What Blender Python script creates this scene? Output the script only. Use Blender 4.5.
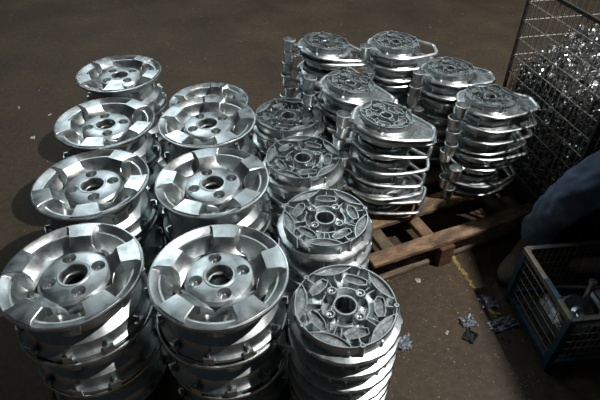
import bpy, bmesh, math, random
from mathutils import Vector, Matrix, noise
random.seed(7)
PI = math.pi
for o in list(bpy.data.objects): bpy.data.objects.remove(o)
S = bpy.context.scene
C = S.collection

# ------------------------------------------------------------ camera, world, light
CAMH = 1.58
cd = bpy.data.cameras.new('camera'); cam = bpy.data.objects.new('camera', cd); C.objects.link(cam)
cam.location = (0, 0, CAMH); cam.rotation_euler = (math.radians(50), 0, 0)
cd.sensor_width = 36; cd.lens = 30; cd.clip_start = .02
S.camera = cam

W = bpy.data.worlds.new('hall_ambient'); S.world = W; W.use_nodes = True
W.node_tree.nodes['Background'].inputs[0].default_value = (.62, .80, .92, 1)
W.node_tree.nodes['Background'].inputs[1].default_value = .022

def lamp(name, kind, loc, target, energy, color, **kw):
    l = bpy.data.lights.new(name, kind); o = bpy.data.objects.new(name, l); C.objects.link(o)
    o.location = loc
    o.rotation_euler = (Vector(target) - Vector(loc)).to_track_quat('-Z', 'Y').to_euler()
    l.energy = energy; l.color = color
    for k, v in kw.items(): setattr(l, k, v)
    return o
# the hall's floodlight, high on the right, and two fill lights added beyond the pallet for reflections in the metal
lamp('flood_lamp', 'AREA', (2.8, .6, 5.2), (.0, 1.6, .2), 320, (1, .985, .95), shape='DISK', size=.09)
lamp('reflection_fill', 'AREA', (-2.6, 6.5, 5.0), (-.4, 1.6, .3), 90, (.82, .95, 1), shape='RECTANGLE', size=2.4, size_y=3.4)
lamp('reflection_fill', 'AREA', (1.6, 6.5, 5.0), (.2, 1.7, .3), 60, (.84, .95, 1), shape='RECTANGLE', size=2.4, size_y=3.4)
S.view_settings.view_transform = 'Standard'; S.view_settings.look = 'None'
S.view_settings.gamma = 1; S.view_settings.use_curve_mapping = False
S.view_settings.exposure = 0.22

# ------------------------------------------------------------ materials
def newmat(name):
    m = bpy.data.materials.new(name); m.use_nodes = True
    nt = m.node_tree; b = nt.nodes['Principled BSDF']
    return m, nt, b
def nd(nt, t, **kw):
    n = nt.nodes.new(t)
    for k, v in kw.items():
        if k in n.inputs: n.inputs[k].default_value = v
        else: setattr(n, k, v)
    return n
def ramp(nt, src, stops):
    r = nt.nodes.new('ShaderNodeValToRGB'); e = r.color_ramp.elements
    while len(e) < len(stops): e.new(.5)
    for q, (p, c) in zip(e, stops):
        q.position = p; q.color = c if len(c) == 4 else (*c, 1)
    nt.links.new(src, r.inputs[0]); return r
def coords(nt, scale=(1, 1, 1), kind='Object'):
    t = nt.nodes.new('ShaderNodeTexCoord'); m = nt.nodes.new('ShaderNodeMapping')
    m.inputs['Scale'].default_value = scale
    nt.links.new(t.outputs[kind], m.inputs[0]); return m.outputs[0]
def surf(name, stops, scale=8, rough=(.4, .6), metal=0, bump=.2, bscale=None, detail=6, vec=(1, 1, 1), bdist=.01):
    m, nt, b = newmat(name); co = coords(nt, vec)
    n1 = nd(nt, 'ShaderNodeTexNoise', Scale=scale, Detail=detail, Roughness=.6); nt.links.new(co, n1.inputs['Vector'])
    c = ramp(nt, n1.outputs[0], stops); nt.links.new(c.outputs[0], b.inputs['Base Color'])
    n2 = nd(nt, 'ShaderNodeTexNoise', Scale=scale * 2.3, Detail=5); nt.links.new(co, n2.inputs['Vector'])
    r = ramp(nt, n2.outputs[0], [(.3, (rough[0],) * 3), (.7, (rough[1],) * 3)]); nt.links.new(r.outputs[0], b.inputs['Roughness'])
    b.inputs['Metallic'].default_value = metal
    if bump:
        n3 = nd(nt, 'ShaderNodeTexNoise', Scale=bscale or scale * 6, Detail=4); nt.links.new(co, n3.inputs['Vector'])
        bp = nd(nt, 'ShaderNodeBump', Strength=bump, Distance=bdist); nt.links.new(n3.outputs[0], bp.inputs['Height'])
        nt.links.new(bp.outputs[0], b.inputs['Normal'])
    return m
M = {}
M['alu'] = surf('cast_aluminium', [(.28, (.19, .195, .19)), (.45, (.42, .455, .46)), (.6, (.52, .56, .565)), (.75, (.63, .66, .66))], 13, (.30, .50), 1, .16, 60, bdist=.002, detail=9)
M['alu_face'] = surf('bright_cast_aluminium', [(.28, (.25, .21, .18)), (.42, (.44, .465, .46)), (.58, (.58, .615, .62)), (.78, (.72, .74, .73))], 12, (.27, .44), 1, .14, 70, bdist=.002, detail=9)
M['alu_rough'] = surf('rough_cast_aluminium', [(.3, (.12, .13, .135)), (.7, (.40, .42, .42))], 55, (.42, .6), 1, .5, 130, bdist=.003)
M['sprue'] = surf('die_cast_aluminium', [(.25, (.42, .44, .44)), (.55, (.66, .69, .69)), (.8, (.80, .82, .80))], 16, (.28, .48), 1, .2, 80, bdist=.003, detail=9)
M['wood'] = surf('worn_pallet_wood', [(.28, (.035, .021, .013)), (.45, (.14, .085, .048)), (.58, (.25, .155, .088)), (.75, (.46, .31, .18))], 9, (.6, .85), 0, .7, 60, vec=(1.3, 3, 3), detail=9)
M['oldwood'] = surf('weathered_grey_wood', [(.28, (.035, .025, .017)), (.5, (.12, .085, .055)), (.75, (.26, .19, .125))], 9, (.7, .9), 0, .7, 60, vec=(1.3, 3, 3), detail=9)
M['rust'] = surf('reddish_wood_block', [(.3, (.05, .022, .014)), (.7, (.15, .065, .038))], 16, (.7, .9), 0, .5)
M['wire'] = surf('dull_steel_wire', [(.3, (.20, .19, .17)), (.7, (.42, .40, .37))], 20, (.45, .65), .7, 0)
M['darksteel'] = surf('dirty_dark_steel', [(.3, (.018, .016, .015)), (.7, (.06, .052, .045))], 8, (.5, .7), .3, .2)
M['greysteel'] = surf('scuffed_grey_steel', [(.3, (.12, .105, .085)), (.7, (.26, .24, .20))], 10, (.4, .6), .5, .2)
M['blue'] = surf('worn_blue_paint', [(.3, (.012, .022, .032)), (.55, (.014, .06, .11)), (.68, (.018, .10, .19)), (.8, (.05, .05, .05))], 9, (.45, .65), .1, .2)
M['scrap'] = surf('bright_aluminium_turnings', [(.3, (.30, .30, .30)), (.7, (.80, .80, .78))], 30, (.22, .45), 1, 0)
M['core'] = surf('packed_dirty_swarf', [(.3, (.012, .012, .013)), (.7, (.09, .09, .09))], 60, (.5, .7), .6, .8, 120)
M['denim'] = surf('blue_denim', [(.3, (.060, .092, .145)), (.7, (.145, .195, .275))], 12, (.8, .95), 0, .35, 300, bdist=.003)
M['shirt'] = surf('dark_work_shirt', [(.3, (.02, .024, .03)), (.7, (.045, .05, .06))], 9, (.8, .95), 0, .2)
M['skin'] = surf('skin', [(.3, (.32, .17, .11)), (.7, (.42, .24, .16))], 8, (.45, .6), 0, .1)
M['hair'] = surf('black_hair', [(.3, (.008, .007, .006)), (.7, (.02, .018, .016))], 30, (.4, .6), 0, .5)
M['shoe'] = surf('tan_suede', [(.3, (.10, .08, .05)), (.7, (.19, .15, .10))], 14, (.7, .9), 0, .3)
M['sole'] = surf('black_rubber', [(.3, (.012, .012, .012)), (.7, (.03, .03, .03))], 14, (.6, .8), 0, .2)
M['yellow'] = surf('worn_yellow_paint', [(.3, (.14, .10, .03)), (.7, (.34, .24, .06))], 40, (.6, .8), 0, .3)
M['foil'] = surf('crumpled_foil', [(.3, (.07, .08, .095)), (.7, (.24, .26, .30))], 25, (.4, .6), .6, .6, 60)
M['rag'] = surf('black_rag', [(.3, (.008, .008, .008)), (.7, (.02, .02, .02))], 20, (.8, .95), 0, .5)
M['paper'] = surf('pale_litter', [(.3, (.35, .31, .25)), (.7, (.55, .50, .42))], 20, (.7, .9), 0, .2)

def floor_mat():
    m, nt, b = newmat('oily_brown_concrete'); co = coords(nt)
    n1 = nd(nt, 'ShaderNodeTexNoise', Scale=1.7, Detail=8, Roughness=.65); nt.links.new(co, n1.inputs['Vector'])
    c1 = ramp(nt, n1.outputs[0], [(.25, (.038, .026, .015)), (.5, (.067, .046, .027)), (.75, (.104, .074, .044))])
    n2 = nd(nt, 'ShaderNodeTexNoise', Scale=38, Detail=6, Roughness=.75); nt.links.new(co, n2.inputs['Vector'])
    c2 = ramp(nt, n2.outputs[0], [(.35, (.55, .55, .55)), (.62, (1, 1, 1)), (.74, (1.6, 1.55, 1.5))])
    mx = nd(nt, 'ShaderNodeMix', data_type='RGBA', blend_type='MULTIPLY'); mx.inputs[0].default_value = 1
    nt.links.new(c1.outputs[0], mx.inputs[6]); nt.links.new(c2.outputs[0], mx.inputs[7])
    nt.links.new(mx.outputs[2], b.inputs['Base Color'])
    r = ramp(nt, n1.outputs[0], [(.3, (.55,) * 3), (.7, (.8,) * 3)]); nt.links.new(r.outputs[0], b.inputs['Roughness'])
    bp = nd(nt, 'ShaderNodeBump', Strength=.35, Distance=.006); nt.links.new(n2.outputs[0], bp.inputs['Height'])
    nt.links.new(bp.outputs[0], b.inputs['Normal'])
    b.inputs['Specular IOR Level'].default_value = .3
    return m
M['floor'] = floor_mat()

# ------------------------------------------------------------ mesh helpers
def mesh(name, v, f, mat, smooth=True, angle=32, mats=None, mi=None):
    me = bpy.data.meshes.new(name); me.from_pydata([tuple(p) for p in v], [], f)
    bm = bmesh.new(); bm.from_mesh(me); bmesh.ops.recalc_face_normals(bm, faces=bm.faces); bm.to_mesh(me); bm.free()
    me.materials.append(M[mat])
    for q in (mats or []): me.materials.append(M[q])
    if mi: me.polygons.foreach_set('material_index', mi)
    if smooth:
        me.polygons.foreach_set('use_smooth', [True] * len(me.polygons))
        me.set_sharp_from_angle(angle=math.radians(angle))
    me.update(); return me
def ob(name, me, parent=None, loc=(0, 0, 0), rot=(0, 0, 0), label=None, cat=None, group=None, kind=None):
    o = bpy.data.objects.new(name, me); C.objects.link(o)
    o.location = loc; o.rotation_mode = 'ZYX'; o.rotation_euler = rot
    if parent: o.parent = parent
    if label: o['label'] = label
    if cat: o['category'] = cat
    if group: o['group'] = group
    if kind: o['kind'] = kind
    return o
def root(name, label, cat, loc=(0, 0, 0), rot=(0, 0, 0), group=None):
    return ob(name, None, None, loc, rot, label, cat, group)
class G:
    """collects shapes for one mesh"""
    def __init__(s): s.v = []; s.f = []
    def add(s, v, f):
        k = len(s.v); s.v += [tuple(p) for p in v]; s.f += [tuple(i + k for i in q) for q in f]; return s
    def lathe(s, prof, n=64, closed=True, c=(0, 0, 0), wob=None):
        v = []; f = []; m = len(prof)
        for i in range(n):
            a = 2 * PI * i / n
            for (r, z) in prof:
                k = wob(a, r, z) if wob else 1
                v.append((c[0] + r * k * math.cos(a), c[1] + r * k * math.sin(a), c[2] + z))
        for i in range(n):
            for j in range(m if closed else m - 1):
                a, b = i * m + j, i * m + (j + 1) % m
                q = (i + 1) % n
                f.append((a, q * m + j, q * m + (j + 1) % m, b))
        return s.add(v, f)
    def box(s, c, d, rz=0, tilt=None, bev=0):
        x, y, z = d[0] / 2, d[1] / 2, d[2] / 2
        R = Matrix.Rotation(rz, 3, 'Z')
        if tilt: R = R @ tilt
        v = [Vector(c) + R @ Vector((sx * x, sy * y, sz * z)) for sx in (-1, 1) for sy in (-1, 1) for sz in (-1, 1)]
        return s.add(v, [(0, 1, 3, 2), (4, 6, 7, 5), (0, 4, 5, 1), (2, 3, 7, 6), (0, 2, 6, 4), (1, 5, 7, 3)])
    def tube(s, pts, rad, n=6, closed=False, flat=1.0):
        pts = [Vector(p) for p in pts]; m = len(pts); v = []; f = []
        up0 = Vector((0, 0, 1))
        for i, p in enumerate(pts):
            a = pts[(i - 1) % m] if (closed or i > 0) else p
            b = pts[(i + 1) % m] if (closed or i < m - 1) else p
            t = (b - a).normalized(); u = up0 if abs(t.z) < .95 else Vector((1, 0, 0))
            sd = t.cross(u).normalized(); u = sd.cross(t).normalized()
            r = rad[i] if isinstance(rad, (list, tuple)) else rad
            for k in range(n):
                g = 2 * PI * (k + .5) / n
                v.append(p + sd * math.cos(g) * r + u * math.sin(g) * r * flat)
        for i in range(m if closed else m - 1):
            q = (i + 1) % m
            for k in range(n):
                f.append((i * n + k, i * n + (k + 1) % n, q * n + (k + 1) % n, q * n + k))
        if not closed:
            f.append(tuple(range(n))); f.append(tuple((m - 1) * n + k for k in range(n))[::-1])
        return s.add(v, f)
    def wall(s, pts, th, z0, z1, closed=False):
        """thin upright rib following a plan polyline"""
        pts = [Vector((p[0], p[1])) for p in pts]; m = len(pts); L = []; Rr = []
        for i, p in enumerate(pts):
            a = pts[(i - 1) % m] if (closed or i > 0) else p
            b = pts[(i + 1) % m] if (closed or i < m - 1) else p
            t = (b - a).normalized(); nrm = Vector((-t.y, t.x)) * th / 2
            L.append(p + nrm); Rr.append(p - nrm)
        v = []
        for i in range(m):
            v += [(L[i].x, L[i].y, z0), (L[i].x, L[i].y, z1), (Rr[i].x, Rr[i].y, z1), (Rr[i].x, Rr[i].y, z0)]
        f = []
        for i in range(m if closed else m - 1):
            q = (i + 1) % m
            for k in range(4):
                f.append((i * 4 + k, i * 4 + (k + 1) % 4, q * 4 + (k + 1) % 4, q * 4 + k))
        if not closed: f += [(0, 3, 2, 1), tuple((m - 1) * 4 + k for k in range(4))]
        return s.add(v, f)
    def poly(s, pts, z0, z1):
        n = len(pts)
        v = [(p[0], p[1], z0) for p in pts] + [(p[0], p[1], z1) for p in pts]
        return s.add(v, [tuple(range(n))[::-1], tuple(range(n, 2 * n))] + [(i, (i + 1) % n, n + (i + 1) % n, n + i) for i in range(n)])
    def loft(s, rings):
        n = len(rings[0]); v = [p for r in rings for p in r]; f = []
        for i in range(len(rings) - 1):
            for k in range(n):
                f.append((i * n + k, i * n + (k + 1) % n, (i + 1) * n + (k + 1) % n, (i + 1) * n + k))
        f.append(tuple(range(n))[::-1]); f.append(tuple((len(rings) - 1) * n + k for k in range(n)))
        return s.add(v, f)
    def mk(s, name, mat, **kw): return mesh(name, s.v, s.f, mat, **kw)
def bevelbox(d, b=.004, mat='wood', name='board', jig=0, seed=0):
    """a plank with softened, slightly uneven edges"""
    bm = bmesh.new(); bmesh.ops.create_cube(bm, size=1)
    for v in bm.verts: v.co = Vector((v.co.x * d[0], v.co.y * d[1], v.co.z * d[2]))
    n = 8
    bmesh.ops.subdivide_edges(bm, edges=[e for e in bm.edges if abs(e.verts[0].co.x - e.verts[1].co.x) > d[0] * .5], cuts=n)
    rnd = random.Random(seed)
    for v in bm.verts:
        v.co.y += rnd.uniform(-jig, jig); v.co.z += rnd.uniform(-jig, jig) * .4
    bmesh.ops.bevel(bm, geom=[e for e in bm.edges if e.calc_face_angle(0) > 1], offset=b, segments=1, affect='EDGES')
    me = bpy.data.meshes.new(name); bm.to_mesh(me); bm.free(); me.materials.append(M[mat])
    return me
def pol(r, a): return (r * math.cos(a), r * math.sin(a))

# ------------------------------------------------------------ floor
g = G(); n = 2
g.add([(-9, -4, 0), (9, -4, 0), (9, 12, 0), (-9, 12, 0), (-9, -4, -.1), (9, -4, -.1), (9, 12, -.1), (-9, 12, -.1)],
      [(0, 1, 2, 3), (7, 6, 5, 4), (0, 4, 5, 1), (1, 5, 6, 2), (2, 6, 7, 3), (3, 7, 4, 0)])
ob('floor', g.mk('floor', 'floor', smooth=False), kind='structure', label='dark brown oily concrete floor strewn with metal crumbs')

g = G().box((0, 0, 0), (.10, 3.4, 2.62))  # out-of-view panel, added to block the flood lamp over the crate corner
ob('shade_panel', g.mk('shade_panel', 'shirt', smooth=False), None, (1.814, -.53, 1.311), kind='structure', label='dark unseen panel added to shade the crate corner')

# ------------------------------------------------------------ alloy wheels
HW = .168
WM = {}
def wheel_meshes():
    g = G().lathe([(.174, 0), (.192, 0), (.1925, .012), (.184, .017), (.178, .022), (.170, .045), (.146, .064), (.146, .106), (.166, .124), (.176, .145), (.188, .149),
                   (.188, .152), (.166, .150), (.160, .124), (.140, .104), (.140, .066), (.160, .045), (.168, .012)], 72)
    WM['barrel'] = g.mk('barrel', 'alu')
    g = G().lathe([(.1935, .150), (.1985, .152), (.2005, .157), (.1985, .1625), (.194, .1635), (.174, .1530), (.1675, .1465), (.1635, .138), (.170, .136)], 96)
    WM['rim_lip'] = g.mk('rim_lip', 'alu_face', angle=25)
    # spoke: a flared flat pad that drops in one facet to the hub
    #      r      half width  z centre  z edge
    st = [(.1925, .0515, .1610, .1605), (.1905, .0510, .1675, .1670), (.1750, .0430, .1690, .1685), (.1550, .0385, .1700, .1695), (.1320, .0340, .1705, .1700), (.1300, .0338, .1690, .1685),
          (.1150, .0330, .1535, .1505), (.1060, .0400, .1465, .1415), (.0990, .0520, .1430, .1350), (.0930, .0655, .1400, .1290)]
    rings = []
    for r, h, z, ze in st:
        zb = min(ze - .010, .150 if r > .18 else (.138 if r > .13 else .112)); hb = h * (1.02 if r > .18 else 1.12)
        c = .0018
        def p(y, z_):
            return (math.sqrt(max(r * r - y * y * .8, 1e-6)) if r > .18 else r, y, z_)
        rings.append([p(-hb, zb), p(-h - c * .3, ze - c), p(-h + c, ze), p(-h * .5, z * .75 + ze * .25), p(0, z), p(h * .5, z * .75 + ze * .25), p(h - c, ze), p(h + c * .3, ze - c), p(hb, zb)])
    WM['spoke'] = G().loft(rings).mk('spoke', 'alu_face', angle=18)
    # web: the scooped pocket between two spokes, with its window
    def hw(r):
        for (a, b) in zip(st[1:], st[2:]):
            if b[0] <= r <= a[0]:
                t = (r - b[0]) / (a[0] - b[0]); return b[1] + t * (a[1] - b[1])
        return st[-1][1]
    r0, r1, rc = .103, .169, .139
    NP, NK = 56, 9; v = []; f = []
    def zedge(r): 
        t = max(0, (r - r0) / (r1 - r0)); return .130 + .018 * t if r < .167 else .1475
    for i in range(NP):
        ph = 2 * PI * i / NP; cx, cy = math.cos(ph), math.sin(ph)
        # outline point in (r, t) box, superellipse-like
        lo = 1e9
        if cx > 1e-6: lo = min(lo, (r1 - rc) / cx)
        if cx < -1e-6: lo = min(lo, (r0 - rc) / cx)
        if abs(cy) > 1e-6: lo = min(lo, .0530 / abs(cy))
        ro = rc + lo * cx; to = (lo * cy) / .0530
        tho = to * (PI / 5 - math.asin(min(.99, hw(ro) * .96 / ro)))
        rh = rc + .0175 * math.copysign(abs(cx) ** .8, cx); thh = .20 * math.copysign(abs(cy) ** .8, cy) * (1 + .25 * cx)
        ze = zedge(ro); zh = .088 + .010 * cx
        O = Vector((*pol(ro, tho), ze)); Hh = Vector((*pol(rh, thh), zh))
        for k in range(NK):
            t = k / (NK - 1); p = Hh.lerp(O, t); p.z = zh + (ze - zh) * (t ** 1.7 * .75 + t * .25)
            v.append(p)
        v.append((Hh.x, Hh.y, zh - .03))
    m = NK + 1
    for i in range(NP):
        q = (i + 1) % NP
        for k in range(NK - 1): f.append((i * m + k, q * m + k, q * m + k + 1, i * m + k + 1))
        f.append((i * m + NK, q * m + NK, q * m, i * m))
    me = G().add(v, f).mk('spoke_web', 'alu_face', angle=40)
    WM['web'] = me
    # hub with four lug pockets cut by a boolean
    g = G().lathe([(.0375, .095), (.0375, .1460), (.0395, .1490), (.0450, .1492), (.0475, .1475), (.080, .1465), (.094, .1425), (.102, .133), (.102, .105)], 72)
    hub = ob('hub_tmp', g.mk('hub', 'alu', angle=25))
    cut = G()
    for k in range(4):
        x, y = pol(.0690, k * PI / 2); cut.lathe([(.0001, .124), (.0150, .124), (.0250, .170), (.0001, .170)], 24, c=(x, y, 0))
    cu = ob('cut_tmp', cut.mk('cut', 'alu', smooth=False))
    md = hub.modifiers.new('b', 'BOOLEAN'); md.object = cu; md.operation = 'DIFFERENCE'; md.solver = 'EXACT'
    dg = bpy.context.evaluated_depsgraph_get(); hm = bpy.data.meshes.new_from_object(hub.evaluated_get(dg)); hm.name = 'hub'
    hm.polygons.foreach_set('use_smooth', [True] * len(hm.polygons)); hm.set_sharp_from_angle(angle=math.radians(25))
    bpy.data.objects.remove(hub); bpy.data.objects.remove(cu)
    WM['hub'] = hm
    WM['lug'] = G().lathe([(.0001, .1055), (.0095, .1055), (.0085, .113), (.0055, .1165), (.0035, .122), (.0001, .1230)], 16, closed=False).mk('lug_pin', 'alu_face')
    WM['bore'] = G().lathe([(.0320, .112), (.0380, .110), (.0380, .120), (.0325, .1175)], 40, wob=lambda a, r, z: 1 + (.07 * math.sin(3 * a + 1) + .06 * math.sin(7 * a) if r < .034 else 0)).mk('bore_flash', 'alu')
    t = G(); t.box((.1925, 0, .0125), (.011, .030, .025)); t.box((.186, 0, .03), (.016, .005, .02))
    WM['tab'] = t.mk('flange_tab', 'alu', smooth=False)
wheel_meshes()
def wheel(loc, spoke_angle, label, group, tilt=(0, 0), lug=.4, tabs=11):
    w = root('alloy_wheel', label, 'wheel', loc, (tilt[0], tilt[1], spoke_angle), group)
    ob('barrel', WM['barrel'], w); ob('rim_lip', WM['rim_lip'], w)
    h = ob('hub', WM['hub'], w, rot=(0, 0, lug))
    ob('bore_flash', WM['bore'], h)
    for k in range(4): ob('lug_pin', WM['lug'], h, (*pol(.0690, k * PI / 2), .0190))
    for k in range(5):
        ob('spoke', WM['spoke'], w, rot=(0, 0, k * 2 * PI / 5))
        ob('spoke_web', WM['web'], w, rot=(0, 0, (k + .5) * 2 * PI / 5))
    for k in range(tabs): ob('flange_tab', WM['tab'], w, rot=(0, 0, .2 + k * 2 * PI / tabs))
    return w
R = math.radians
ROW = ['nearest', 'second nearest', 'third nearest', 'farthest']
#        x      y     spoke  tilt            lug
COLA = [(-.652, .969, 98, (R(1.2), 0), -1.2), (-.728, 1.382, 67, (0, R(-1)), -.8), (-.806, 1.788, 55, (R(.5), R(1)), -.6), (-.870, 2.236, 62, (0, 0), -.3)]
COLB = [(-.234, .964, 90, (R(.4), R(1)), -1.25), (-.308, 1.394, 106, (R(.6), 0), -1.4), (-.383, 1.797, 88, (R(1), 0), -.9), (-.462, 2.270, 80, (0, 0), 0)]
ORD = {3: ['top', 'middle', 'bottom'], 2: ['top', 'bottom']}
for col, cname in ((COLA, 'leftmost wheel column'), (COLB, 'second wheel column')):
    for i, (x, y, a, tl, lg) in enumerate(col):
        ns = 2 if (col is COLB and i == 3) else 3
        for k in range(ns):
            z = .002 + (ns - 1 - k) * .1705
            jx, jy = (0, 0) if k == 0 else (random.uniform(-.006, .006), random.uniform(-.006, .006))
            wheel((x + jx, y + jy, z), R(a) if k == 0 else random.uniform(0, 6), f'five-spoke cast aluminium wheel, {ORD[ns][k]} of the {ROW[i]} stack in the {cname}',
                  'stacked five-spoke alloy wheels', tl if k == 0 else (0, 0), lg)

# ------------------------------------------------------------ ribbed discs
DM = {}
def disc_meshes(key, Rd, H, flw, thin=.0042):
    """round open drum with star ribs on a flange; Rd drum radius, H height"""
    D = {}; zt = H; zf = H * .40; fz = .010
    D['drum'] = G().lathe([(Rd * .80, .0), (Rd * .93, .0), (Rd * .96, fz), (Rd * .985, fz + .006), (Rd, zt - .003), (Rd - .001, zt), (Rd - thin, zt), (Rd - thin - .001, zt - .002), (Rd - thin - .004, zf),
                           (Rd * .42, zf - .003), (Rd * .30, zf - .003), (Rd * .30, .004)], 72).mk('drum', 'alu')
    D['flange'] = G().lathe([(Rd * .93, fz - .002), (Rd + flw, fz - .004), (Rd + flw + .001, fz + .002), (Rd + flw - .003, fz + .006), (Rd * .97, fz + .012)], 80,
                            wob=lambda a, r, z: 1 + (.006 * math.sin(9 * a) + .004 * math.sin(23 * a) if r > Rd * 1.05 else 0)).mk('flange', 'alu_face', angle=22)
    D['hub'] = G().lathe([(Rd * .195, .003), (Rd * .195, zt * .80), (Rd * .205, zt * .86), (Rd * .240, zt * .86), (Rd * .25, zt * .80), (Rd * .255, zf - .004), (Rd * .33, zf - .004), (Rd * .34, .003)], 40,
                         wob=lambda a, r, z: 1 + (.10 * math.sin(2 * a + .7) + .07 * math.sin(5 * a) if r < Rd * .2 else 0)).mk('hub', 'alu_face')
    D['ring'] = G().lathe([(Rd * .455, zf - .004), (Rd * .455, zt * .74), (Rd * .480, zt * .74), (Rd * .485, zf - .004)], 48).mk('ring_rib', 'alu_face')
    # crescent rib and its rough pad, centred on angle 0
    ha = R(25); ri = Rd - thin
    arc = []
    for i in range(13):
        t = -1 + 2 * i / 12; arc.append((pol(ri, ha * t)[0] - (1 - t * t) * Rd * .215, ri * math.sin(ha * t)))
    D['crescent'] = G().wall(arc, thin * .75, zf - .003, zt - .002).mk('crescent_rib', 'alu_face', angle=25)
    edge = [pol(ri, ha * (1 - 2 * i / 12)) for i in range(13)]
    D['pad'] = G().poly(arc[1:-1] + edge[1:-1], zf - .002, zt - .009).mk('crescent_pad', 'alu_rough', smooth=False)
    # house-shaped rib
    hp = [(Rd * .56, -Rd * .11), (Rd * .62, -Rd * .24), (Rd * .74, -Rd * .22), (Rd * .77, -Rd * .10), (Rd * .77, Rd * .10), (Rd * .74, Rd * .22), (Rd * .62, Rd * .24), (Rd * .56, Rd * .11)]
    D['house'] = G().wall(hp, thin * .7, zf - .003, zt * .90, closed=True).mk('pocket_rib', 'alu_face', angle=25)
    hq = [((p[0] - Rd * .665) * .95 + Rd * .665, p[1] * .95) for p in hp]
    D['housepad'] = G().poly(hq, zf - .003, zt * .76).mk('pocket_pad', 'alu_rough', smooth=False)
    D['spine'] = G().wall([(Rd * .77, 0), (ri, 0)], thin * .8, zf - .003, zt * .93).mk('radial_rib', 'alu', smooth=False)
    D['vee'] = G().wall([(Rd * .455, 0), (Rd * .82, 0)], thin * .8, zf - .003, zt * .82).wall([(Rd * .455, Rd * .09), (Rd * .82, Rd * .16)], thin * .7, zf - .003, zt * .7).mk('radial_rib', 'alu', smooth=False)
    D['post'] = G().lathe([(.0001, 0), (.0072, 0), (.0082, zt - .004), (.0072, zt + .003), (.0036, zt + .003), (.0028, zt - .003), (.0001, zt - .004)], 14, closed=False).mk('wall_post', 'alu')
    D['boss'] = G().lathe([(.0001, zf - .004), (Rd * .118, zf - .004), (Rd * .110, zt * .92), (Rd * .095, zt * .99), (Rd * .070, zt * .99), (Rd * .062, zt * .88), (Rd * .034, zt * .88), (Rd * .026, zt * 1.0), (.0001, zt * 1.02)], 18, closed=False).mk('bolt_boss', 'alu_face')
    t = G().box((Rd + flw * .66, 0, fz + .003), (flw * .70, .016, .006)); t.box((Rd - .001, .0, zt * .45), (.006, .006, zt * .55))
    D['tab'] = t.mk('flange_tab', 'alu_face', smooth=False)
    DM[key] = D
disc_meshes('big', .1425, .062, .0185)
disc_meshes('small', .1060, .045, .0170, .0038)
def disc_parts(w, key, full=True, rot=0.0, lug=.3, tabs=9):
    D = DM[key]; Rd = .1425 if key == 'big' else .106
    ob('drum', D['drum'], w, rot=(0, 0, rot)); ob('flange', D['flange'], w, rot=(0, 0, rot * 1.7))
    for k in range(5): ob('wall_post', D['post'], w, (*pol(Rd - .003, rot + (k + .5) * 2 * PI / 5), 0))
    for k in range(tabs): ob('flange_tab', D['tab'], w, rot=(0, 0, rot + .1 + k * 2 * PI / tabs))
    if not full: return
    ob('hub', D['hub'], w, rot=(0, 0, rot)); ob('ring_rib', D['ring'], w)
    for k in range(5):
        a = rot + k * 2 * PI / 5
        c = ob('crescent_rib', D['crescent'], w, rot=(0, 0, a)); ob('crescent_pad', D['pad'], c)
        ob('radial_rib', D['vee'], w, rot=(0, 0, a))
        b = a + PI / 5
        h = ob('pocket_rib', D['house'], w, rot=(0, 0, b)); ob('pocket_pad', D['housepad'], h)
        ob('radial_rib', D['spine'], w, rot=(0, 0, b))
    for k in range(4): ob('bolt_boss', D['boss'], w, (*pol(Rd * .400, lug + k * PI / 2), 0))
ORDW = ['top', 'second', 'third', 'fourth', 'fifth', 'sixth', 'seventh', 'eighth']
COLC = [(.126, .875, 104, .68, (R(.8), 0)), (.084, 1.237, 122, .88, (0, 0)), (.011, 1.581, 100, .35, (R(.3), 0)), (-.051, 1.897, 80, .6, (R(-.5), 0))]
for i, (x, y, a, lg, tl) in enumerate(COLC):
    for k in range(7):
        j = 0 if k == 0 else .002
        w = root('ribbed_disc', f'round star-ribbed aluminium disc, {ORDW[k] if k < 6 else "bottom"} of the {ROW[i]} stack in the disc column', 'casting',
                 (x + random.uniform(-j, j), y + random.uniform(-j, j), .003 + (6 - k) * .0685), (tl[0] if k == 0 else 0, tl[1] if k == 0 else 0, 0), 'ribbed discs in the middle column')
        disc_parts(w, 'big', k == 0, R(a) if k == 0 else random.uniform(0, 6), lg)

# ------------------------------------------------------------ castings with runner and sprue cup
def smoothpath(pts, n=6, closed=True):
    out = []; m = len(pts)
    for i in range(m if closed else m - 1):
        p0, p1, p2, p3 = [Vector(pts[(i + q) % m] if closed else pts[max(0, min(m - 1, i + q))]) for q in (-1, 0, 1, 2)]
        for k in range(n):
            t = k / n
            out.append(.5 * ((2 * p1) + (-p0 + p2) * t + (2 * p0 - 5 * p1 + 4 * p2 - p3) * t * t + (-p0 + 3 * p1 - 3 * p2 + p3) * t ** 3))
    if not closed: out.append(Vector(pts[-1]))
    return out
rl = smoothpath([(-.122, -.045, .010), (-.085, -.096, .010), (0, -.128, .009), (.09, -.104, .008), (.160, -.068, .007), (.188, -.050, .007), (.197, -.030, .007), (.197, .030, .007), (.188, .050, .007), (.160, .068, .007), (.09, .104, .008), (0, .128, .009), (-.085, .096, .010), (-.122, .045, .010)], 5)
DM['runner'] = G().tube(rl, .0085, 8, True, .85).mk('runner_loop', 'sprue', angle=40)
fp = [p for p in rl if p.x > .085]
DM['film'] = G().poly([(p.x * .99, p.y * .96) for p in fp] + [pol(.118, a) for a in [R(d) for d in (50, 30, 10, -10, -30, -50)]], .004, .0065).mk('flash_film', 'alu_rough', smooth=False)
DM['neck'] = G().tube(smoothpath([(-.098, -.068, .012), (-.114, -.078, .017), (-.126, -.085, .024), (-.138, -.092, .030)], 4, False), [.022, .022, .021, .020, .019, .018, .017, .017, .016, .016, .016, .016, .016], 8, False, .45).mk('runner_neck', 'sprue')
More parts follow.
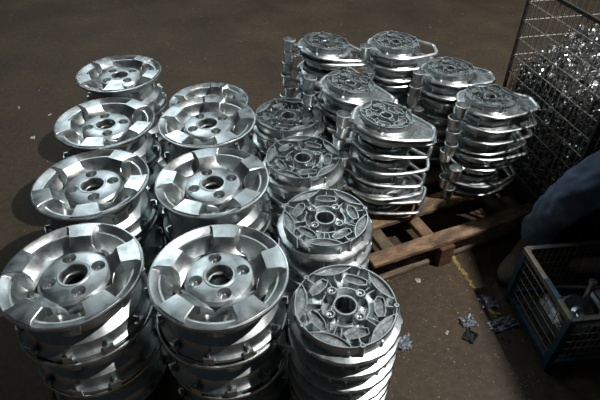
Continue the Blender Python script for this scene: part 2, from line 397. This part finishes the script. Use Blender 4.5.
DM['cup'] = G().lathe([(.0001, .002), (.021, .002), (.0235, .008), (.0265, .046), (.0290, .051), (.0290, .054), (.0255, .055), (.0225, .046), (.0195, .014), (.0001, .012)], 24, closed=False, c=(-.154, -.102, 0)).mk('sprue_cup', 'sprue', angle=30)
DM['neck_m'] = G().tube(smoothpath([(-.098, .068, .010), (-.114, .078, .011), (-.126, .085, .013), (-.138, .092, .015)], 4, False), [.022, .022, .021, .020, .019, .018, .017, .017, .016, .016, .016, .016, .016], 8, False, .45).mk('runner_neck', 'sprue')
DM['cup_m'] = mesh('sprue_cup', [(p.co.x, -p.co.y, .046 - p.co.z) for p in DM['cup'].vertices], [tuple(q.vertices) for q in DM['cup'].polygons], 'sprue', angle=30)
def casting(loc, axis, label, rot, full, tilt=(0, 0), fl=False, film=True):
    w = root('sprue_casting', label, 'casting', loc, (tilt[0], tilt[1], axis), 'castings with sprue cups stacked on the pallet')
    disc_parts(w, 'small', full, rot, .3 + rot, tabs=7)
    r = ob('runner_loop', DM['runner'], w)
    if film: ob('flash_film', DM['film'], r)
    n = ob('runner_neck', DM['neck_m' if fl else 'neck'], w); ob('sprue_cup', DM['cup_m' if fl else 'cup'], n)
PZ = .128
STK = [('E', .795, 1.875, 3, 8, 'nearest right stack on the pallet'), ('F', .336, 1.725, -16, 8, 'nearest left stack on the pallet'),
       ('H', .215, 2.000, -22, 8, 'left middle stack on the pallet'), ('K', .690, 2.145, -5, 8, 'right rear stack on the pallet'),
       ('I', .120, 2.30, -16, 9, 'left rear stack on the pallet'), ('J', .455, 2.31, 0, 9, 'middle rear stack on the pallet')]
TL = {'F': 8, 'H': 8, 'I': 6, 'E': 2, 'K': 2, 'J': 3}
FLIP = {'E': (4, 5), 'F': (1, 2, 6, 7), 'H': (2, 3, 5), 'I': (1, 4), 'J': (3, 5), 'K': (2, 6)}
for key, x, y, ax, nl, ph in STK:
    for k in range(nl):
        fl = k in FLIP[key]
        a = ax + (0 if k == 0 else random.uniform(-10, 10))
        if fl: a = -a
        j = 0 if k == 0 else .012
        z = PZ + .002 + (nl - 1 - k) * .0575
        ty = (TL.get(key, 0) * (nl - 1 - k) / (nl - 1) + (random.uniform(-1, 1) if k < nl - 1 else 0)) * (-1 if fl else 1)
        w = casting((x + random.uniform(-j, j), y + random.uniform(-j, j), z + (.046 if fl else 0)), R(a), f'silver casting with sprue cup, {ORDW[k] if k < nl - 1 else "bottom"} of the {ph}', random.uniform(0, 1.2), k == 0,
                    (R(random.uniform(-1.2, 1.2) + (180 if fl else 0)), R(ty)), fl, random.random() < .3 or (k == 0 and key == 'F'))

# ------------------------------------------------------------ pallet
PA = R(23); pu = Vector((math.cos(PA), math.sin(PA), 0)); pv = Vector((-math.sin(PA), math.cos(PA), 0))
P0 = Vector((.5355, 1.472, 0))
pal = root('pallet', 'worn wooden pallet carrying the stacks of silver castings', 'pallet', tuple(P0), (0, 0, PA))
bl = .76; bx = .18
for i, (v0, wdt, mt) in enumerate([(0, .068, 'wood'), (.205, .095, 'wood'), (.37, .09, 'oldwood'), (.53, .095, 'wood'), (.69, .09, 'oldwood'), (.86, .095, 'wood')]):
    q = .08 if i == 0 else 0
    ob('deck_board', bevelbox((bl + q, wdt, .020), .003, mt, 'deck_board', .0018, i), pal, (bx - q / 2, v0, .116))
for i, u in enumerate((-.165, .03, .50)):
    ob('stringer', bevelbox((.89, .055, .03), .003, 'wood' if i == 1 else 'oldwood', 'stringer', .001, 20 + i), pal, (u, .43, .0905), (0, 0, PI / 2))
    for q, v0 in enumerate((0.0, .43, .86)):
        if q == 0 and i == 0: continue
        if q == 0 and i == 1: ob('block', bevelbox((.070, .026, .100), .003, 'rust', 'block', 0, 31), pal, (u + .035, -.036, .0525), label='reddish brown wooden block')
        else: ob('block', bevelbox((.07, .075, .050), .003, 'oldwood', 'block', 0, 30), pal, (u, v0 + (.02 if q == 0 else 0), .0505))
for i, v0 in enumerate((0.0, .43, .86)):
    ob('bottom_board', bevelbox((bl + .05, .062, .024), .004, 'oldwood', 'bottom_board', .0018, 60 + i), pal, (bx - .02, v0 + (.010 if i == 0 else 0), .0125), (0, 0, R(1 if i == 0 else 0)))

# ------------------------------------------------------------ wire basket with scrap
BA = Vector((.985, 2.20)); BB = Vector((1.105, 1.60))          # the long side facing left
bd = (BB - BA).normalized(); bn = Vector((-bd.y, bd.x)); bn = bn if bn.x > 0 else -bn
BL = (BB - BA).length; BWD = .85; BZ0, BZ1 = .10, .92
bas = root('wire_basket', 'tall steel wire mesh basket heaped with shiny metal scrap', 'basket', (BA.x, BA.y, 0), (0, 0, math.atan2(bd.y, bd.x)))
# local x runs along the left face towards the camera, local y away from it (to the right)
sy = 1
if (Matrix.Rotation(math.atan2(bd.y, bd.x), 2) @ Vector((0, 1))).dot(bn) < 0: sy = -1
def wiremesh(L, r): return G().tube([(0, 0, 0), (0, 0, L)], r, 5).mk('wire', 'wire', smooth=True)
wv = wiremesh(BZ1 - BZ0, .0026); wl = wiremesh(BL, .0023); ws = wiremesh(BWD, .0023)
nv = 18
for face in (0, 1):
    yy = 0 if face == 0 else sy * BWD
    for i in range(nv + 1): ob('upright_wire', wv, bas, (BL * i / nv, yy, BZ0))
    for k in range(10): ob('long_wire', wl, bas, (0, yy, BZ0 + .03 + k * .08), (0, PI / 2, 0))
for face in (0, 1):
    xx = BL * face
    for i in range(1, 25): ob('upright_wire', wv, bas, (xx, sy * BWD * i / 25, BZ0))
    for k in range(10): ob('cross_wire', ws, bas, (xx, 0, BZ0 + .03 + k * .08), (-sy * PI / 2, 0, 0))
rail = G().box((0, 0, 0), (.012, .012, .92)).mk('corner_post', 'darksteel', smooth=False)
for x in (0, BL):
    for y in (0, sy * BWD): ob('corner_post', rail, bas, (x, y, .462))
for z, nm, th in ((.10, 'base_rail', .05), (.92, 'top_rail', .014)):
    a = G().box((0, 0, 0), (BL + th, th, th)).mk(nm, 'darksteel', smooth=False); b = G().box((0, 0, 0), (th, BWD - th, th)).mk(nm, 'darksteel', smooth=False)
    for y in (0, sy * BWD): ob(nm, a, bas, (BL / 2, y, z))
    for x in (0, BL): ob(nm, b, bas, (x, sy * BWD / 2, z))
ob('base_plate', G().box((0, 0, 0), (BL, BWD, .012)).mk('base_plate', 'darksteel', smooth=False), bas, (BL / 2, sy * BWD / 2, .085))
# the swarf: a packed core with thousands of curled chips on it
def bw(lx, ly, z):
    p = BA + bd * lx + bn * ly; return Vector((p.x, p.y, z))
def top_z(lx, ly): 
    return .595 + .22 * min(1, ly / .55) + .05 * (lx / BL) + .035 * noise.noise(Vector((lx * 6, ly * 6, 2)))
g = G(); NX, NY = 18, 24
inset = .035
tv = []
for i in range(NX + 1):
    for j in range(NY + 1):
        lx = inset + (BL - 2 * inset) * i / NX; ly = inset + (BWD - 2 * inset) * j / NY
        tv.append(bw(lx, ly, top_z(lx, ly) - .03 + .02 * noise.noise(Vector((lx * 25, ly * 25, 0)))))
base = [bw(inset + (BL - 2 * inset) * i / NX, inset + (BWD - 2 * inset) * j / NY, .095) for i in range(NX + 1) for j in range(NY + 1)]
m = NY + 1; f = []
for i in range(NX):
    for j in range(NY): f.append((i * m + j, (i + 1) * m + j, (i + 1) * m + j + 1, i * m + j + 1))
N0 = len(tv)
ring = [(i, 0) for i in range(NX)] + [(NX, j) for j in range(NY)] + [(i, NY) for i in range(NX, 0, -1)] + [(0, j) for j in range(NY, 0, -1)]
idx = [i * m + j for i, j in ring]
for a, b in zip(idx, idx[1:] + idx[:1]): f.append((a, b, N0 + b, N0 + a))
g.add(tv + base, f)
ncore = len(g.f)
rnd = random.Random(3)
def chip(g, p, size):
    q = Matrix.Rotation(rnd.uniform(0, 6.28), 3, Vector((rnd.gauss(0, 1), rnd.gauss(0, 1), rnd.gauss(0, 1))).normalized())
    turns = rnd.uniform(.4, 1.5); r = size * rnd.uniform(.35, .8); wd = size * rnd.uniform(.25, .6); pitch = size * rnd.uniform(0, .8); n = int(4 + turns * 5)
    v = []
    for i in range(n + 1):
        a = turns * 2 * PI * i / n; k = 1 + .25 * i / n
        c = Vector((r * k * math.cos(a), r * k * math.sin(a), pitch * i / n))
        v += [p + q @ c, p + q @ (c + Vector((0, 0, wd)))]
    g.add(v, [(2 * i, 2 * i + 2, 2 * i + 3, 2 * i + 1) for i in range(n)])
for _ in range(3800):
    t = rnd.random()
    if t < .56:
        lx, ly = rnd.uniform(.02, BL - .02), rnd.uniform(.02, BWD - .02); p = bw(lx, ly, top_z(lx, ly) - .03 + rnd.uniform(-.005, .035) + (.05 * rnd.random() ** 4))
        s = rnd.uniform(.009, .025)
    elif t < .88:
        lx = rnd.uniform(.02, BL - .02); z = .12 + rnd.random() ** .8 * (top_z(lx, 0) - .13); p = bw(lx, rnd.uniform(.016, .036), z); s = rnd.uniform(.006, .016)
    else:
        ly = rnd.uniform(.02, BWD - .02); z = rnd.uniform(.12, top_z(BL, ly) - .01); p = bw(BL - rnd.uniform(.016, .036), ly, z); s = rnd.uniform(.006, .016)
    chip(g, p, s)
mi = [0] * ncore + [1] * (len(g.f) - ncore)
me = bpy.data.meshes.new('metal_swarf'); me.from_pydata(g.v, [], g.f); me.materials.append(M['core']); me.materials.append(M['scrap']); me.polygons.foreach_set('material_index', mi); me.update()
ob('metal_swarf', me, label='heap of curled shiny aluminium turnings filling the wire basket', cat='scrap metal', kind='stuff')
RLB = [f'small bright turned metal ring on the scrap heap, {q}' for q in ('nearest the left mesh', 'in the middle', 'nearest the person', 'farthest back', 'nearest the right side')]
for i, (lx, ly, rr) in enumerate([(.40, .10, .020), (.30, .22, .017), (.50, .22, .018), (.18, .12, .015), (.46, .34, .020)]):
    rg = G().lathe([(rr * .68, -.004), (rr, -.005), (rr * 1.02, .004), (rr * .72, .005)], 20).mk('metal_ring', 'scrap')
    ob('metal_ring', rg, None, bw(lx, ly, top_z(lx, ly) + .012), (rnd.uniform(-.5, .5), rnd.uniform(-.5, .5), 0), RLB[i], 'ring', 'metal rings on the scrap heap')

# ------------------------------------------------------------ blue wire crate with castings
cx0, cx1, cy0, cy1, cz = .858, 1.22, .965, 1.28, .28
cr = root('steel_crate', 'low open steel crate with blue corner posts and wire mesh sides', 'crate', (cx0, cy0, 0), (0, 0, R(6.5)))
CL, CW = cx1 - cx0, cy1 - cy0
def angle_bar(L, t=.017):
    return G().box((L / 2, 0, -.0015), (L, t, .003)).box((L / 2, -t / 2 + .0015, -t / 2 - .001), (L, .003, t)).mk('top_bar', 'greysteel', smooth=False)
hx, hy = angle_bar(CL), angle_bar(CW)
ob('top_bar', hx, cr, (0, 0, cz)); ob('top_bar', hx, cr, (CL, CW, cz), (0, 0, PI))
ob('top_bar', hy, cr, (0, CW, cz), (0, 0, -PI / 2)); ob('top_bar', hy, cr, (CL, 0, cz), (0, 0, PI / 2))
bp = G().box((0, 0, .0), (.0185, .085, .0045)).mk('paint_patch', 'blue', smooth=False)
ob('blue_sleeve', bp, cr, (0, CW * .40, cz + .0005), label='patch of bright blue paint left on the top bar')
post = G().box((0, 0, cz / 2), (.024, .024, cz - .004)).mk('corner_post', 'blue', smooth=False)
for x in (.004, CL - .004):
    for y in (.004, CW - .004): ob('corner_post', post, cr, (x, y, .0))
lowx = G().box((CL / 2, 0, 0), (CL, .012, .02)).mk('bottom_bar', 'blue', smooth=False); lowy = G().box((0, CW / 2, 0), (.012, CW, .02)).mk('bottom_bar', 'blue', smooth=False)
for y in (0, CW): ob('bottom_bar', lowx, cr, (0, y, .03))
for x in (0, CL): ob('bottom_bar', lowy, cr, (x, 0, .03))
ob('bottom_panel', G().box((CL / 2, CW / 2, .022), (CL - .01, CW - .01, .004)).mk('bottom_panel', 'darksteel', smooth=False), cr)
wz, wxx, wyy = [G().tube([(0, 0, 0), (0, 0, q)], .0013, 5).mk('wire', 'greysteel') for q in (cz - .03, CL, CW)]
for y in (0, CW):
    for i in range(1, 16): ob('upright_wire', wz, cr, (CL * i / 16, y, .025))
    for k in range(5): ob('long_wire', wxx, cr, (0, y, .07 + k * .04), (0, PI / 2, 0))
for x in (0, CL):
    for i in range(1, 10): ob('upright_wire', wz, cr, (x, CW * i / 10, .025))
    for k in range(5): ob('cross_wire', wyy, cr, (x, 0, .07 + k * .04), (-PI / 2, 0, 0))
# what lies in the crate
def inc(name, me, x, y, z, rot, label, cat): return ob(name, me, None, (cx0 + x, cy0 + y, z), rot, label, cat)
dk = 'alu'
inc('cast_plate', G().lathe([(.022, 0), (.066, 0), (.070, .006), (.068, .014), (.030, .018), (.022, .030), (.016, .030), (.016, .004)], 40).mk('cast_plate', dk), .10, .115, .15, (R(38), R(10), 0), 'grey round cast plate leaning inside the blue crate', 'casting')
inc('cast_ring', G().lathe([(.036, 0), (.045, 0), (.046, .022), (.037, .022)], 40).mk('cast_ring', 'alu_face'), .190, .085, .165, (R(68), R(18), .3), 'thin bright cast ring standing on edge inside the blue crate', 'ring')
inc('cast_cup', G().lathe([(.0001, 0), (.038, 0), (.043, .01), (.041, .085), (.046, .09), (.044, .095), (.036, .092), (.035, .012), (.0001, .01)], 32, closed=False).mk('cast_cup', dk), .275, .11, .150, (R(-35), R(40), 0), 'grey cast cup lying tilted inside the blue crate', 'casting')
inc('steel_rod', G().tube([(0, 0, 0), (.25, 0, .02)], .006, 8).mk('steel_rod', 'greysteel'), .07, .225, .17, (0, 0, R(-6)), 'thin steel rod lying along the back of the blue crate', 'rod')
inc('round_pin', G().lathe([(.0001, 0), (.010, 0), (.010, .07), (.014, .072), (.014, .085), (.0001, .086)], 16, closed=False).mk('round_pin', 'alu_face'), .155, .17, .165, (R(-12), R(6), 0), 'short upright pin with a head sticking up in the crate', 'pin')
inc('cast_block', bevelbox((.14, .13, .10), .01, dk, 'cast_block', .004, 5), .095, .16, .078, (0, 0, .1), 'rough cast block at the bottom of the blue crate, under the ring', 'casting')
inc('cast_block', bevelbox((.10, .16, .11), .01, dk, 'cast_block', .004, 6), .265, .17, .082, (0, 0, .1), 'rough cast block at the bottom of the blue crate, under the cup', 'casting')

# ------------------------------------------------------------ person in blue jeans, seated on a box behind the crate
def skin(name, pts, edges, radii, mat, rootv=0, sub=2, disp=0, dscale=12):
    me = bpy.data.meshes.new(name); me.from_pydata(pts, edges, []); o = ob(name + '_tmp', me)
    o.modifiers.new('s', 'SKIN'); ld = me.skin_vertices[0].data
    for d, r in zip(ld, radii): d.radius = r if isinstance(r, tuple) else (r, r); d.use_root = False
    ld[rootv].use_root = True
    sb = o.modifiers.new('u', 'SUBSURF'); sb.levels = sub; sb.render_levels = sub
    dg = bpy.context.evaluated_depsgraph_get(); m2 = bpy.data.meshes.new_from_object(o.evaluated_get(dg)); m2.name = name
    bpy.data.objects.remove(o)
    if disp:
        m2.update(); nn = [v.normal.copy() for v in m2.vertices]
        for v, q in zip(m2.vertices, nn): v.co += q * disp * (noise.noise(v.co * dscale) + .5 * noise.noise(v.co * dscale * 2.3 + Vector((3, 1, 2))))
    m2.polygons.foreach_set('use_smooth', [True] * len(m2.polygons)); m2.materials.clear(); m2.materials.append(M[mat]); return m2
HX, HY, HZ = 1.42, 1.42, .60
K1 = (.985, 1.415, .405); A1 = (.945, 1.485, .10)          # far leg, the one in view beside the crate
K2 = (1.20, 1.19, .45); A2 = (1.31, 1.40, .10)
per = root('person', 'person in blue jeans sitting beside the wire basket, behind the blue crate', 'person', (1.3, 1.42, 0))
off = Vector((-1.3, -1.42, 0))
def L(*ps): return [tuple(Vector(p) + off) for p in ps]
h1, h2 = (HX - .02, HY + .095, HZ), (HX - .02, HY - .095, HZ)
ch = (HX - .08, HY, HZ + .42); nk = (HX - .13, HY, HZ + .54); hd = (HX - .20, HY - .01, HZ + .64)
s1, s2 = (ch[0], HY - .17, ch[2] + .02), (ch[0], HY + .17, ch[2] + .02)
e1, e2 = (HX - .16, HY - .25, HZ + .16), (HX - .16, HY + .25, HZ + .16)
w1, w2 = (HX - .20, HY - .20, HZ - .02 + .20), (HX - .10, HY + .12, HZ + .18)
body = skin('body', L((HX, HY, HZ), h1, K1, A1, h2, K2, A2, (HX - .02, HY, HZ + .2), ch, nk, s1, e1, w1, s2, e2, w2),
            [(0, 1), (1, 2), (2, 3), (0, 4), (4, 5), (5, 6), (0, 7), (7, 8), (8, 9), (8, 10), (10, 11), (11, 12), (8, 13), (13, 14), (14, 15)],
            [.10, .078, .052, .036, .078, .052, .036, (.13, .10), (.14, .11), .05, .05, .038, .028, .05, .038, .028], 'skin')
bo = ob('body', body, per)
# head with face, parented to the body
hg = G(); NR, NS = 18, 24; v = []; f = []
for i in range(NR + 1):
    ph = PI * i / NR
    for k in range(NS):
        a = 2 * PI * k / NS; d = Vector((math.sin(ph) * math.cos(a), math.sin(ph) * math.sin(a), math.cos(ph)))
        p = Vector((d.x * .098, d.y * .076, d.z * .118))
        if d.z < 0: p.y *= 1 + d.z * .32; p.x *= 1 + d.z * .10
        fr = max(0, -d.x)                                     # the face looks towards -x
        nose = math.exp(-((d.y / .16) ** 2 + ((d.z + .12) / .22) ** 2)) * fr; p.x -= nose * .022
        for e in (-1, 1): p.x += math.exp(-(((d.y - e * .38) / .17) ** 2 + ((d.z - .05) / .13) ** 2)) * fr * .012
        p.x += math.exp(-((d.y / .3) ** 2 + ((d.z + .48) / .05) ** 2)) * fr * .006
        v.append(p)
for i in range(NR):
    for k in range(NS): f.append((i * NS + k, (i + 1) * NS + k, (i + 1) * NS + (k + 1) % NS, i * NS + (k + 1) % NS))
ho = ob('head', hg.add(v, f).mk('head', 'skin', angle=180), per, Vector(hd) + off + Vector((0, 0, .03)), (0, R(-25), 0))
eye = G().lathe([(.0001, -.010), (.007, -.007), (.010, 0), (.007, .007), (.0001, .010)], 12, closed=False).mk('eye', 'paper'); ear = G().lathe([(.0001, -.006), (.018, -.005), (.024, .003), (.016, .006), (.0001, .004)], 14, closed=False).mk('ear', 'skin')
for e in (-1, 1):
    ob('eye', eye, ho, (-.078, e * .030, .006)); ob('ear', ear, ho, (.008, e * .076, -.008), (R(90 * e), 0, 0))
hr = G(); hv = []; hf = []
hv = [Vector((p.x * 1.07 + .006, p.y * 1.09, p.z * 1.07 + .004)) for p in v]
for q in f:
    c = sum((v[i] for i in q), Vector()) / 4
    if c.z > .035 - .0 and (c.x > -.075 or c.z > .075) or (c.x > .03 and c.z > -.05): hf.append(q)
ob('hair', hr.add(hv, hf).mk('hair', 'hair', angle=180), ho)
# hands: palm and five bent fingers each
def hand(w, d, side):
    w = Vector(w) + off; d = Vector(d).normalized(); up = Vector((0, 0, 1)); lat = d.cross(up).normalized() * side; dn = lat.cross(d).normalized()
    if dn.z > 0: dn = -dn
    pts = [w, w + d * .045, w + d * .085]; ed = [(0, 1), (1, 2)]; rd = [(.020, .026), (.016, .036), (.013, .036)]
    for q, (o_, ln) in enumerate([(-.027, .058), (-.009, .070), (.009, .066), (.027, .052)]):
        k = len(pts); b = w + d * .088 + lat * o_
        pts += [b, b + d * ln * .5 + dn * .010, b + d * ln * .8 + dn * .030]; ed += [(2, k), (k, k + 1), (k + 1, k + 2)]; rd += [.0095, .0085, .0075]
    k = len(pts); b = w + d * .03 - lat * .032
    pts += [b, b + d * .035 - lat * .018 + dn * .008, b + d * .062 - lat * .016 + dn * .018]; ed += [(1, k), (k, k + 1), (k + 1, k + 2)]; rd += [.013, .010, .0085]
    return skin('hand', [tuple(p) for p in pts], ed, rd, 'skin')
ob('hand', hand(w1, (-.9, .1, -.3), 1), per); ob('hand', hand(w2, (-.9, -.1, -.3), -1), per)
jr = [.155, .135, .105, .078, .066, .062, .135, .105, .078, .066, .062, (.16, .14)]
def lerp(a, b, t): return tuple(Vector(a).lerp(Vector(b), t))
j1 = lerp(h1, K1, .5); j2 = lerp(h2, K2, .5)
jeans = skin('jeans', L((HX, HY, HZ), h1, j1, K1, lerp(K1, A1, .5), lerp(K1, A1, .92), h2, j2, K2, lerp(K2, A2, .5), lerp(K2, A2, .92), (HX + .01, HY, HZ + .13)),
             [(0, 1), (1, 2), (2, 3), (3, 4), (4, 5), (0, 6), (6, 7), (7, 8), (8, 9), (9, 10), (0, 11)],
             [.150, .140, .118, .080, .070, .066, .140, .118, .080, .070, .066, (.17, .15)], 'denim', 0, 4, .012, 15)
ob('jeans', jeans, per, label='crumpled blue denim trousers')
shirt = skin('shirt', L((HX - .0, HY, HZ + .07), (HX - .03, HY, HZ + .28), ch, lerp(ch, nk, .6), s1, e1, lerp(e1, w1, .85), s2, e2, lerp(e2, w2, .85)),
             [(0, 1), (1, 2), (2, 3), (2, 4), (4, 5), (5, 6), (2, 7), (7, 8), (8, 9)],
             [(.17, .15), (.16, .14), (.17, .13), .062, .072, .055, .042, .072, .055, .042], 'shirt', 2, 3, .006, 12)
ob('shirt', shirt, per)
def shoe(a):
    rings = []
    for t, w_, h_ in ((0, .026, .05), (.03, .036, .085), (.08, .036, .095), (.13, .040, .065), (.19, .046, .05), (.235, .042, .042), (.262, .022, .028)):
        r = []
        for k in range(10):
            q = 2 * PI * k / 10; r.append((-(t - .075), w_ * math.cos(q), .014 + max(0, .5 * h_ + .5 * h_ * math.sin(q))))
        rings.append(r)
    return G().loft(rings).mk('shoe', 'shoe', angle=60)
sh = shoe(0); so = G().poly([(-.188, -.02), (-.16, -.045), (-.08, -.046), (.02, -.038), (.075, -.03), (.08, 0), (.075, .03), (.02, .038), (-.08, .046), (-.16, .045), (-.188, .02)], .0015, .018).mk('sole', 'sole', smooth=False)
for A, ang in ((A1, 50), (A2, -6)):
    p = Vector(A) + off; s_ = ob('shoe', sh, per, (p.x, p.y, .001), (0, 0, R(ang))); ob('sole', so, s_)
st_ = root('box_stool', 'dark wooden box the person in jeans is sitting on', 'stool', (1.49, 1.42, 0))
ob('seat', bevelbox((.34, .36, .03), .004, 'oldwood', 'seat', .001, 71), st_, (0, 0, .43))
for y in (-.15, .15): ob('side_panel', bevelbox((.30, .022, .413), .003, 'oldwood', 'side_panel', 0, 72), st_, (0, y, .2075))
for x in (-.14, .14): ob('end_panel', bevelbox((.27, .022, .413), .003, 'oldwood', 'end_panel', 0, 73), st_, (x, 0, .2075), (0, 0, PI / 2))

# ------------------------------------------------------------ marks and litter on the floor
g = G(); rnd = random.Random(11)
a, b = Vector((.655, 1.52)), Vector((.75, 1.18)); dd = (b - a); nn = Vector((-dd.y, dd.x)).normalized()
for i in range(260):
    t = rnd.random(); w_ = .008 * (1 - .5 * t)
    if rnd.random() < .35 + t * .5: continue
    p = a + dd * t + nn * rnd.uniform(-w_, w_); k = rnd.randint(5, 7); rr = rnd.uniform(.0025, .0085)
    g.poly([(p.x + rr * rnd.uniform(.5, 1.2) * math.cos(2 * PI * q / k), p.y + rr * rnd.uniform(.5, 1.4) * math.sin(2 * PI * q / k)) for q in range(k)], .0001, .0008 + i * 2e-6)
ob('yellow_floor_line', g.mk('yellow_floor_line', 'yellow', smooth=False), label='worn flaking yellow line painted on the floor beside the pallet', cat='floor marking')
def crumple(name, c, size, mat, seed, label, cat, group=None, h=.014):
    r = random.Random(seed); bm = bmesh.new(); bmesh.ops.create_grid(bm, x_segments=9, y_segments=9, size=1)
    sx, sy_ = size
    for v in bm.verts:
        n1 = noise.noise(Vector((v.co.x * 1.7 + seed, v.co.y * 1.7, seed)))
        n2 = noise.noise(Vector((v.co.x * 3.1, v.co.y * 3.1 + seed, 1)))
        v.co = Vector((v.co.x * sx * (1 + .35 * n1), v.co.y * sy_ * (1 + .4 * n2), .004 + h * abs(n1 + n2 + r.uniform(-.25, .25))))
    zmin = min(v.co.z for v in bm.verts)
    for v in bm.verts: v.co.z -= zmin - .001
    gm = bmesh.ops.solidify(bm, geom=bm.faces[:], thickness=.0008)
    zmin = min(v.co.z for v in bm.verts)
    for v in bm.verts: v.co.z -= zmin - .0005
    me = bpy.data.meshes.new(name); bm.to_mesh(me); bm.free(); me.materials.append(M[mat])
    return ob(name, me, None, (c[0], c[1], 0), (0, 0, r.uniform(0, 3)), label, cat, group)
def px(x, y, z=0):
    u, v = (x - 300) / 500, (200 - y) / 500; zc = (CAMH - z) / (math.sin(R(40)) - v * math.cos(R(40)))
    return (u * zc, zc * (math.cos(R(40)) + v * math.sin(R(40))))
crumple('foil_scrap', px(468, 322), (.030, .024), 'foil', 1, 'crumpled grey foil scrap lying beside the black rag', 'foil', 'foil scraps')
crumple('foil_scrap', px(488, 303), (.034, .026), 'foil', 2, 'crumpled grey foil scrap at the end of the yellow line', 'foil', 'foil scraps')
crumple('foil_scrap', px(503, 324), (.026, .055), 'foil', 3, 'long crumpled foil scrap beside the blue crate', 'foil', 'foil scraps')
crumple('foil_scrap', px(402, 343), (.035, .03), 'foil', 8, 'crumpled foil scrap touching the nearest ribbed disc stack', 'foil', 'foil scraps')
crumple('black_rag', px(470, 337), (.026, .022), 'rag', 4, 'small black rag on the floor in front of the foil', 'rag', h=.02)
for i, (x, y, mt, lb) in enumerate([(447, 333, 'paper', 'pale scrap of litter left of the black rag'), (506, 340, 'rust', 'reddish brown scrap lying by the crate corner'), (418, 281, 'paper', 'thin pale sliver on the floor in front of the pallet'),
                                   (19, 108, 'paper', 'larger white scrap on the open floor at far left'), (50, 115, 'paper', 'small white scrap near the farthest left wheels'), (33, 138, 'paper', 'white scrap nearest the left wheel column'), (498, 314, 'paper', 'tiny pale scrap between the foil pieces')]):
    crumple('litter_scrap', px(x, y), (.010 + .006 * (i % 2), .005 + .003 * (i % 3)), mt, 20 + i, lb, 'litter', 'litter scraps', .005)
# uncountable crumbs of metal and grit
g = G(); rnd = random.Random(5)
for i in range(2600):
    if i < 1100: x, y = rnd.uniform(.15, .82), rnd.uniform(.75, 1.75)
    else: x, y = rnd.uniform(-2.6, 2.6), rnd.uniform(.5, 5)
    s = rnd.uniform(.0008, .0022) * (2.2 if rnd.random() < .06 else 1); k = rnd.uniform(0, 3)
    c = Vector((x, y, 0)); q = Matrix.Rotation(k, 3, 'Z')
    g.add([c + q @ Vector(p) for p in ((-s, -s * .6, .0002), (s * 1.2, -s * .5, .0002), (s * .2, s, .0002), (s * .1, 0, s * 1.1))], [(0, 2, 1), (0, 1, 3), (1, 2, 3), (2, 0, 3)])
ob('metal_crumbs', g.mk('metal_crumbs', 'paper', smooth=False), label='tiny pale metal crumbs and grit scattered over the floor', cat='debris', kind='stuff')
